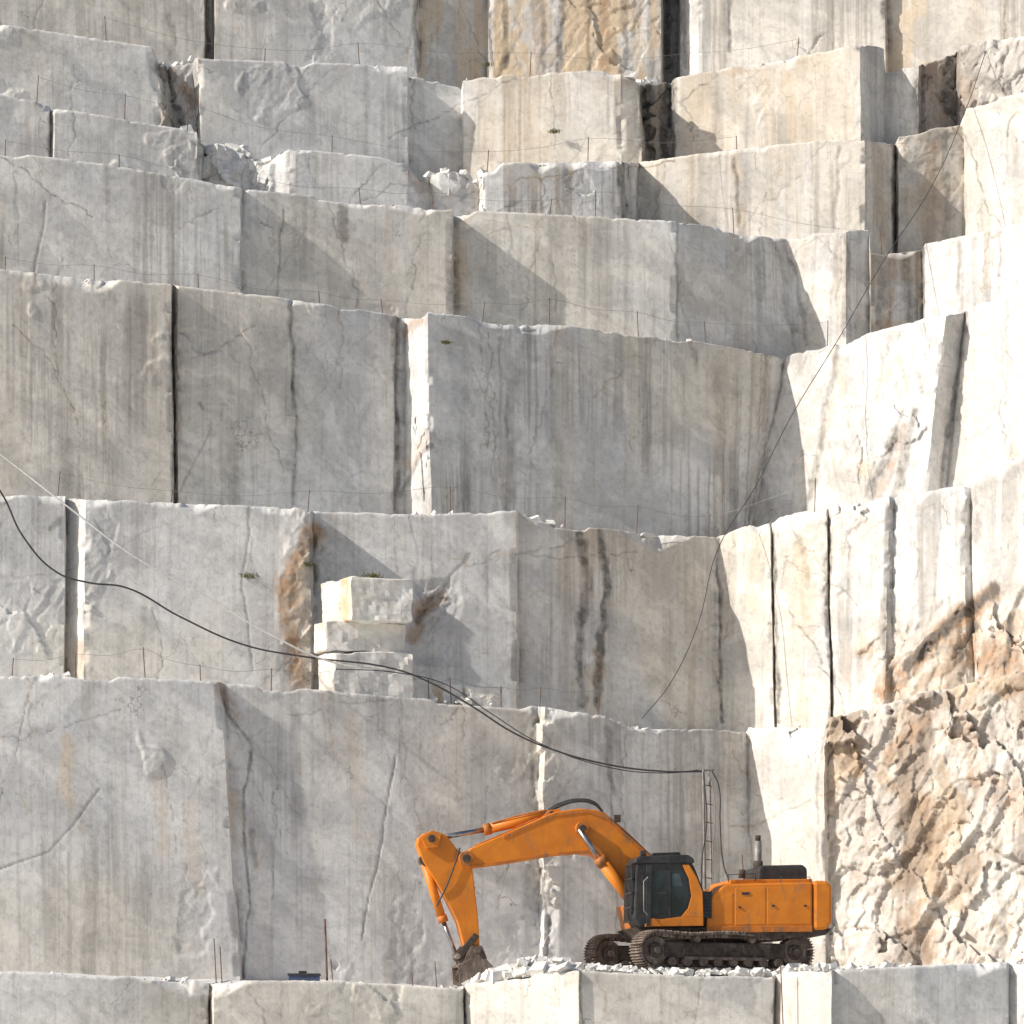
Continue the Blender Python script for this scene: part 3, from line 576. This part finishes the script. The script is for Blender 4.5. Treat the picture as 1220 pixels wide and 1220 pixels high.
c=L(903,1048,-.2);t=L(903,1002,-.2);cyl('exhaust_stack',c,t,.10,GALV);t2=L(903,998,-.2);cyl('exhaust_tip',t,t2+Vector((0,0,.06)),.075,DARKST);cyl('exhaust_shroud',L(903,1046,-.2),L(903,1026,-.2),.13,DARKST)
c=L(884,1046,-.6);cyl('precleaner',c,L(884,1036,-.6),.09,DARKST)
def rail(nm,pts,w,r=.018,mat=ORANGE2):
    return tube(nm,[L(x,y,w) for x,y in pts],r,mat,exc,False)
rail('deck_handrail',[(868,1051),(868,1042),(900,1041),(900,1050)],-1.35,.014,BLACK)
rail('tail_handrail',[(930,1051),(930,1045),(965,1045),(965,1051)],-1.4,.012,BLACK)
W0,W1=-1.6,-.5
prism('cab_shell',[(758,1028),(823,1024),(829,1036),(839,1062),(840,1104),(762,1105),(755,1094)],W0,W1,BLACK,.05)
prism('cab_roof',[(757,1023),(762,1020),(820,1018),(827,1023),(828,1028),(756,1029)],W0-.06,W1+.05,BLACK,.04)
prism('roof_hatch',[(778,1016),(810,1015),(812,1020),(776,1020)],-1.3,-.8,BLACK,.02)
prism('door_panel_rear',[(813,1030),(821,1030),(830,1045),(837,1062),(838,1092),(812,1092),(820,1082),(824,1068),(821,1047)],W0-.03,W0+.02,ORANGE,.01)
prism('door_panel_low',[(773,1094),(790,1095),(812,1092),(838,1092),(838,1103),(768,1104)],W0-.03,W0+.02,ORANGE,.01)
prism('side_window_front',[(779,1038),(796,1037),(796,1090),(777,1088)],W0-.012,W0+.02,GLASS,.0)
prism('side_window_rear',[(800,1037),(813,1036),(818,1047),(821,1066),(817,1080),(811,1089),(800,1090)],W0-.012,W0+.02,GLASS,.0)
prism('window_sticker',[(801,1041),(810,1041),(813,1056),(801,1056)],W0-.016,W0-.012,simple('tinted_glass',(.10,.13,.14),(.05,.07,.08),.08,0,2,0),0)
prism('door_post',[(796.5,1036),(799.5,1036),(799.5,1092),(796.5,1092)],W0-.035,W0+.02,BLACK,.005)
prism('window_rail',[(779,1063),(796,1062),(796,1065),(779,1066)],W0-.03,W0,BLACK,.004)
prism('a_pillar',[(770,1030),(777,1030),(775,1103),(770,1103)],W0-.04,W0+.02,BLACK,.008)
a_=L(758,1029,W0);b_=L(755,1093,W0)
mb=MB();e=.03
mb.add([(a_.x-e-.01,W0+.1,a_.z-.1),(a_.x-e-.01,W1-.1,a_.z-.1),(b_.x-e,W1-.1,b_.z+.1),(b_.x-e,W0+.1,b_.z+.1),(a_.x+.03,W0+.1,a_.z-.1),(a_.x+.03,W1-.1,a_.z-.1),(b_.x+.03,W1-.1,b_.z+.1),(b_.x+.03,W0+.1,b_.z+.1)],[(0,1,2,3),(4,7,6,5),(0,3,7,4),(1,5,6,2),(0,4,5,1),(3,2,6,7)])
mb.obj('windscreen',GLASS,exc)
for i in range(6):
    w=W0+.08+i*(W1-W0-.16)/5
    cyl('guard_bar_%d'%i,(a_.x-.09,w,a_.z+.0),(b_.x-.07,w,b_.z-.1),.016,BLACK,8)
for i in range(5):
    k=i/4.0;x=a_.x-.09+(b_.x-a_.x+.02)*k;z=a_.z+(b_.z-.1-a_.z)*k
    cyl('guard_rail_%d'%i,(x,W0,z),(x,W1,z),.02,BLACK,8)
rail('cab_grab_rail',[(772,1045),(767,1050),(767,1085),(772,1090)],W0-.1,.015,GALV)
rail('mirror_arm',[(770,1042),(762,1040)],W0-.2,.012,BLACK)
prism('mirror',[(758,1038),(763,1038),(763,1052),(758,1052)],W0-.24,W0-.19,BLACK,.01)
prism('work_light',[(763,1013),(770,1013),(770,1020),(763,1020)],W0+.1,W0+.25,DARKST,.01)
BW=.34;bc=.12
up=[(551,1019),(562,1010),(600,994),(640,976),(662,967),(690,963),(712,965),(726,973),(742,989),(760,1005),(779,1022),(800,1045),(812,1075),(806,1092)]
lo=[(790,1092),(772,1085),(752,1076),(738,1056),(722,1030),(708,1019),(690,1016),(660,1019),(620,1026),(580,1032),(558,1035),(548,1030)]
prism('boom',up+lo,bc-BW,bc+BW,ORANGE,.035,wm=bc-BW)
prism('boom_rib_top',[(600,995),(660,969),(700,964),(724,973),(775,1020),(773,1023),(722,977),(700,968),(660,973),(600,999)],bc-BW-.02,bc-BW+.02,ORANGE2,.005,wm=bc-BW)
prism('boom_rib_low',[(560,1031),(600,1026),(660,1016),(700,1013),(722,1026),(740,1054),(737,1056),(720,1031),(700,1017),(660,1020),(600,1030),(560,1035)],bc-BW-.02,bc-BW+.02,ORANGE2,.005,wm=bc-BW)
pin('boom_foot_pin',798,1083,bc-.5,bc+.5,.13,DARKST)
pin('boom_cylinder_boss',690,988,bc-.52,bc+.52,.17,ORANGE2)
pin('boom_cylinder_pin',690,988,bc-.6,bc+.6,.085,DARKST)
prism('cylinder_bracket_boom',[(643,975),(652,966),(664,964),(672,969),(660,977)],bc-.14,bc+.14,ORANGE,.02,wm=bc)
pin('arm_cylinder_pin',656,970,bc-.22,bc+.22,.07,DARKST)
wc=bc
cyl('arm_cylinder_barrel',L(657,970,wc),L(580,988,wc),.135,ORANGE)
cyl('arm_cylinder_gland',L(584,987,wc),L(576,989,wc),.155,ORANGE2)
cyl('arm_cylinder_rod',L(578,988.5,wc),L(512,1000,wc),.07,CHROME)
tube('arm_cylinder_pipe',[L(650,965,wc-.1),L(620,971,wc-.1),L(586,981,wc-.1)],.02,ORANGE2,exc,False)
for i,s in enumerate((-1,1)):
    w=bc+s*.5
    cyl('boom_cylinder_barrel_%d'%i,L(757,1080,w),L(716,1026,w),.15,ORANGE)
    cyl('boom_cylinder_gland_%d'%i,L(719,1030,w),L(713,1022,w),.17,ORANGE2)
    cyl('boom_cylinder_rod_%d'%i,L(716,1026,w),L(690,988,w),.075,CHROME)
    pin('boom_cylinder_eye_%d'%i,757,1081,w-.1,w+.1,.17,DARKST)
prism('boom_cylinder_mount',[(745,1078),(765,1078),(790,1100),(790,1108),(752,1106)],bc-.7,bc+.7,ORANGE2,.02,wm=bc-.7)
stick=[(497,1006),(499,998),(507,992),(522,991),(532,995),(544,1011),(560,1022),(563,1034),(566,1060),(570,1095),(572,1132),(567,1138),(560,1138),(553,1128),(545,1098),(532,1072),(518,1048),(504,1026)]
prism('stick',stick,bc-.24,bc+.24,ORANGE,.03,wm=bc-.24)
for s,n in ((-1,'near'),(1,'far')):
    prism('stick_lug_'+n,[(500,1000),(512,990),(524,994),(520,1010),(506,1012)],bc+s*.3-.05,bc+s*.3+.05,ORANGE,.01,wm=bc)
pin('stick_cylinder_pin',512,1000,bc-.38,bc+.38,.1,DARKST)
pin('boom_stick_boss',553,1024,bc-.42,bc+.42,.2,ORANGE2)
pin('boom_stick_pin',553,1024,bc-.46,bc+.46,.11,DARKST)
cyl('bucket_cylinder_barrel',L(506,1028,bc-.02),L(527,1096,bc-.02),.115,ORANGE)
cyl('bucket_cylinder_gland',L(526,1091,bc-.02),L(528.5,1099,bc-.02),.135,ORANGE2)
cyl('bucket_cylinder_rod',L(528,1097,bc-.02),L(544,1140,bc-.02),.06,CHROME)
pin('bucket_cylinder_eye',505,1025,bc-.2,bc+.2,.14,DARKST)
tube('stick_hose',[L(548,1010,bc-.3),L(540,1035,bc-.3),L(530,1060,bc-.28),L(520,1080,bc-.2)],.022,CABLEB,exc)
for s,n in ((-1,'near'),(1,'far')):
    prism('rocker_link_'+n,[(540,1137),(545,1133),(563,1112),(569,1116),(549,1143),(543,1145)],bc+s*.28-.035,bc+s*.28+.035,DARKST,.01,wm=bc)
    prism('push_link_'+n,[(540,1136),(549,1137),(556,1156),(549,1158)],bc+s*.22-.035,bc+s*.22+.035,STEEL,.01,wm=bc)
pin('link_pin',544,1140,bc-.36,bc+.36,.075,STEEL);pin('bucket_pin',566,1133,bc-.4,bc+.4,.085,STEEL);pin('bucket_link_pin',552,1155,bc-.34,bc+.34,.07,STEEL)
for s,n in ((-1,'near'),(1,'far')):
    prism('bucket_ear_'+n,[(559,1128),(572,1127),(578,1142),(570,1160),(546,1162),(547,1152)],bc+s*.3-.04,bc+s*.3+.04,STEEL,.012,wm=bc)
bo=[(546,1150),(562,1142),(580,1143),(588,1152),(589,1164),(582,1174),(566,1180),(548,1178)]
prism('bucket_cheek_near',bo,bc-.62,bc-.57,STEEL,.008,wm=bc-.6);prism('bucket_cheek_far',bo,bc+.57,bc+.62,STEEL,.008,wm=bc-.6)
for i in range(len(bo)-1):
    (x0,y0),(x1,y1)=bo[i],bo[i+1]
    dx,dy=x1-x0,y1-y0;l=math.hypot(dx,dy);nx,ny=-dy/l*2.2,dx/l*2.2
    prism('bucket_shell_%d'%i,[(x0,y0),(x1,y1),(x1+nx,y1+ny),(x0+nx,y0+ny)],bc-.57,bc+.57,STEEL,0,wm=bc-.6)
for i in range(5):
    w=bc-.55+i*.26
    prism('bucket_tooth_%d'%i,[(550,1175),(552,1180),(538,1181),(536,1179)],w,w+.1,DARKST,.006,wm=bc-.6)
for i in range(3):
    tube('boom_hose_%d'%i,[L(648,970-i,bc-.1+i*.1),L(668,960-i*1.5,bc-.1+i*.1),L(690,954.5-i,bc-.1+i*.1),L(708,958-i,bc-.1+i*.1),L(718,967,bc-.1+i*.1)],.032,CABLEB,exc)
tube('boom_pipe',[L(718,968,bc-.2),L(742,988,bc-.2),L(774,1018,bc-.2)],.025,ORANGE2,exc)
tube('boom_pipe_front',[L(640,975,bc-.25),L(600,993,bc-.25),L(565,1008,bc-.25)],.022,ORANGE2,exc)
prism('boom_lamp',[(728,972),(736,972),(736,981),(728,981)],bc-.45,bc-.35,DARKST,.01,wm=bc)
PT=math.radians(24)
Rt=Matrix.Rotation(PT-PH,4,'Z')
cxl=L(832,1159,0);UC=Matrix.Translation((cxl.x,0.0,0))@Rt
uc=bpy.data.objects.new('undercarriage',None);scene.collection.objects.link(uc);uc.parent=exc;uc.matrix_local=UC
def ubox(nm,x0,x1,y0,y1,z0,z1,mat,bw=.02):
    mb=MB();boxv(mb,x0,x1,y0,y1,z0,z1);return bev(mb.obj(nm,mat,uc),bw)
cyl('slew_ring',(cxl.x*.3,0,.98),(cxl.x*.3,0,1.2),.72,DARKST,32);
ubox('car_body',-1.0,1.0,-1.2,1.2,.45,.95,DARKST,.06)
LT=2.5;RH=.47
for s,nm in ((-1,'near'),(1,'far')):
    yc=s*1.42;hw=.31
    st=LT-RH;per=4*st+2*math.pi*RH;n=52;mb=MB()
    for i in range(n):
        d=(i+.5)/n*per
        if d<2*st: x,z,a=-st+d,0,0
        elif d<2*st+math.pi*RH:
            q=(d-2*st)/RH;x,z,a=st+RH*math.sin(q),RH-RH*math.cos(q),q
        elif d<4*st+math.pi*RH:
            x=st-(d-2*st-math.pi*RH);z,a=2*RH,math.pi
            z-=.05*math.sin((st-x)/(2*st)*math.pi*2)**2
        else:
            q=(d-4*st-math.pi*RH)/RH;x,z,a=-st-RH*math.sin(q),RH+RH*math.cos(q),math.pi+q
        T=Matrix.Translation((x,yc,z+.04))@Matrix.Rotation(-a,4,'Y')
        pl=per/n*.92/2
        def bx(x0,x1,y0,y1,z0,z1): mb.add([T@Vector((xx,yy,zz)) for xx in (x0,x1) for yy in (y0,y1) for zz in (z0,z1)],CF)
        bx(-pl,pl,-hw,hw,-.015,.03)
        for g_ in (-.8,0,.8): bx(g_*pl-.012,g_*pl+.012,-hw,hw,-.06,-.014)
        bx(-pl*.9,pl*.9,-.12,.12,.03,.11)
    mb.obj('track_shoes_'+nm,STEEL,uc)
    ubox('track_frame_'+nm,-1.8,1.8,yc-.17,yc+.17,.32,.74,DARKST,.05)
    ubox('track_guard_'+nm,-1.2,1.2,yc-.24,yc+.24,.27,.36,STEEL,.02)
    for e_,k in ((-1,'idler'),(1,'sprocket')):
        cyl(k+'_wheel_'+nm,(e_*st,yc-.16,RH+.04),(e_*st,yc+.16,RH+.04),.37,STEEL,28,uc,bw=.03)
        cyl(k+'_hub_'+nm,(e_*st,yc-.27,RH+.04),(e_*st,yc+.27,RH+.04),.2,DARKST,20,uc,bw=.03)
        cyl(k+'_cap_'+nm,(e_*st,yc-.31,RH+.04),(e_*st,yc+.31,RH+.04),.09,STEEL,12,uc)
        if k=='sprocket':
            for j in range(18):
                a=j/18*2*math.pi
                cyl('sprocket_tooth_%s_%d'%(nm,j),(e_*st+.36*math.cos(a),yc,RH+.04+.36*math.sin(a)),(e_*st+.42*math.cos(a),yc,RH+.04+.42*math.sin(a)),.035,STEEL,6,uc)
    for j in range(8):
        x=-1.55+j*3.1/7
        cyl('roller_%s_%d'%(nm,j),(x,yc-.22,.22),(x,yc+.22,.22),.13,STEEL,14,uc,bw=.02)
    for j in (-.8,.8):
        cyl('carrier_roller_%s_%d'%(nm,int(j*10)),(j,yc-.18,.82),(j,yc+.18,.82),.09,STEEL,12,uc)
# ---------------------------------------------------------------- light, sky, camera
a=math.radians(20);el=math.radians(33)
S=Vector((-math.cos(a)*math.cos(el),-math.sin(a)*math.cos(el),math.sin(el)))
sun=bpy.data.lights.new('sun','SUN');sun.energy=4.9;sun.angle=math.radians(.5);sun.color=(1,.94,.86)
so=bpy.data.objects.new('sun',sun);scene.collection.objects.link(so);so.rotation_euler=S.to_track_quat('Z','Y').to_euler();so.location=(-60,60,80)
w=bpy.data.worlds.new('World');scene.world=w;w.use_nodes=True;nt=w.node_tree
sk=nt.nodes.new('ShaderNodeTexSky');sk.sky_type='NISHITA';sk.sun_disc=False;sk.sun_elevation=el;sk.sun_rotation=math.atan2(S.x,S.y)
sk.dust_density=2.0
bg=nt.nodes['Background'];nt.links.new(sk.outputs[0],bg.inputs[0]);bg.inputs[1].default_value=.10
cam=bpy.data.cameras.new('camera');co=bpy.data.objects.new('camera',cam);scene.collection.objects.link(co)
co.location=(0,0,CZ);co.rotation_euler=(math.pi/2,0,0);cam.sensor_width=36;cam.lens=36*F/1220;cam.shift_y=(HOR-610)/1220
cam.clip_start=1;cam.clip_end=5000;scene.camera=co
scene.view_settings.view_transform='Standard';scene.view_settings.look='None';scene.view_settings.exposure=0
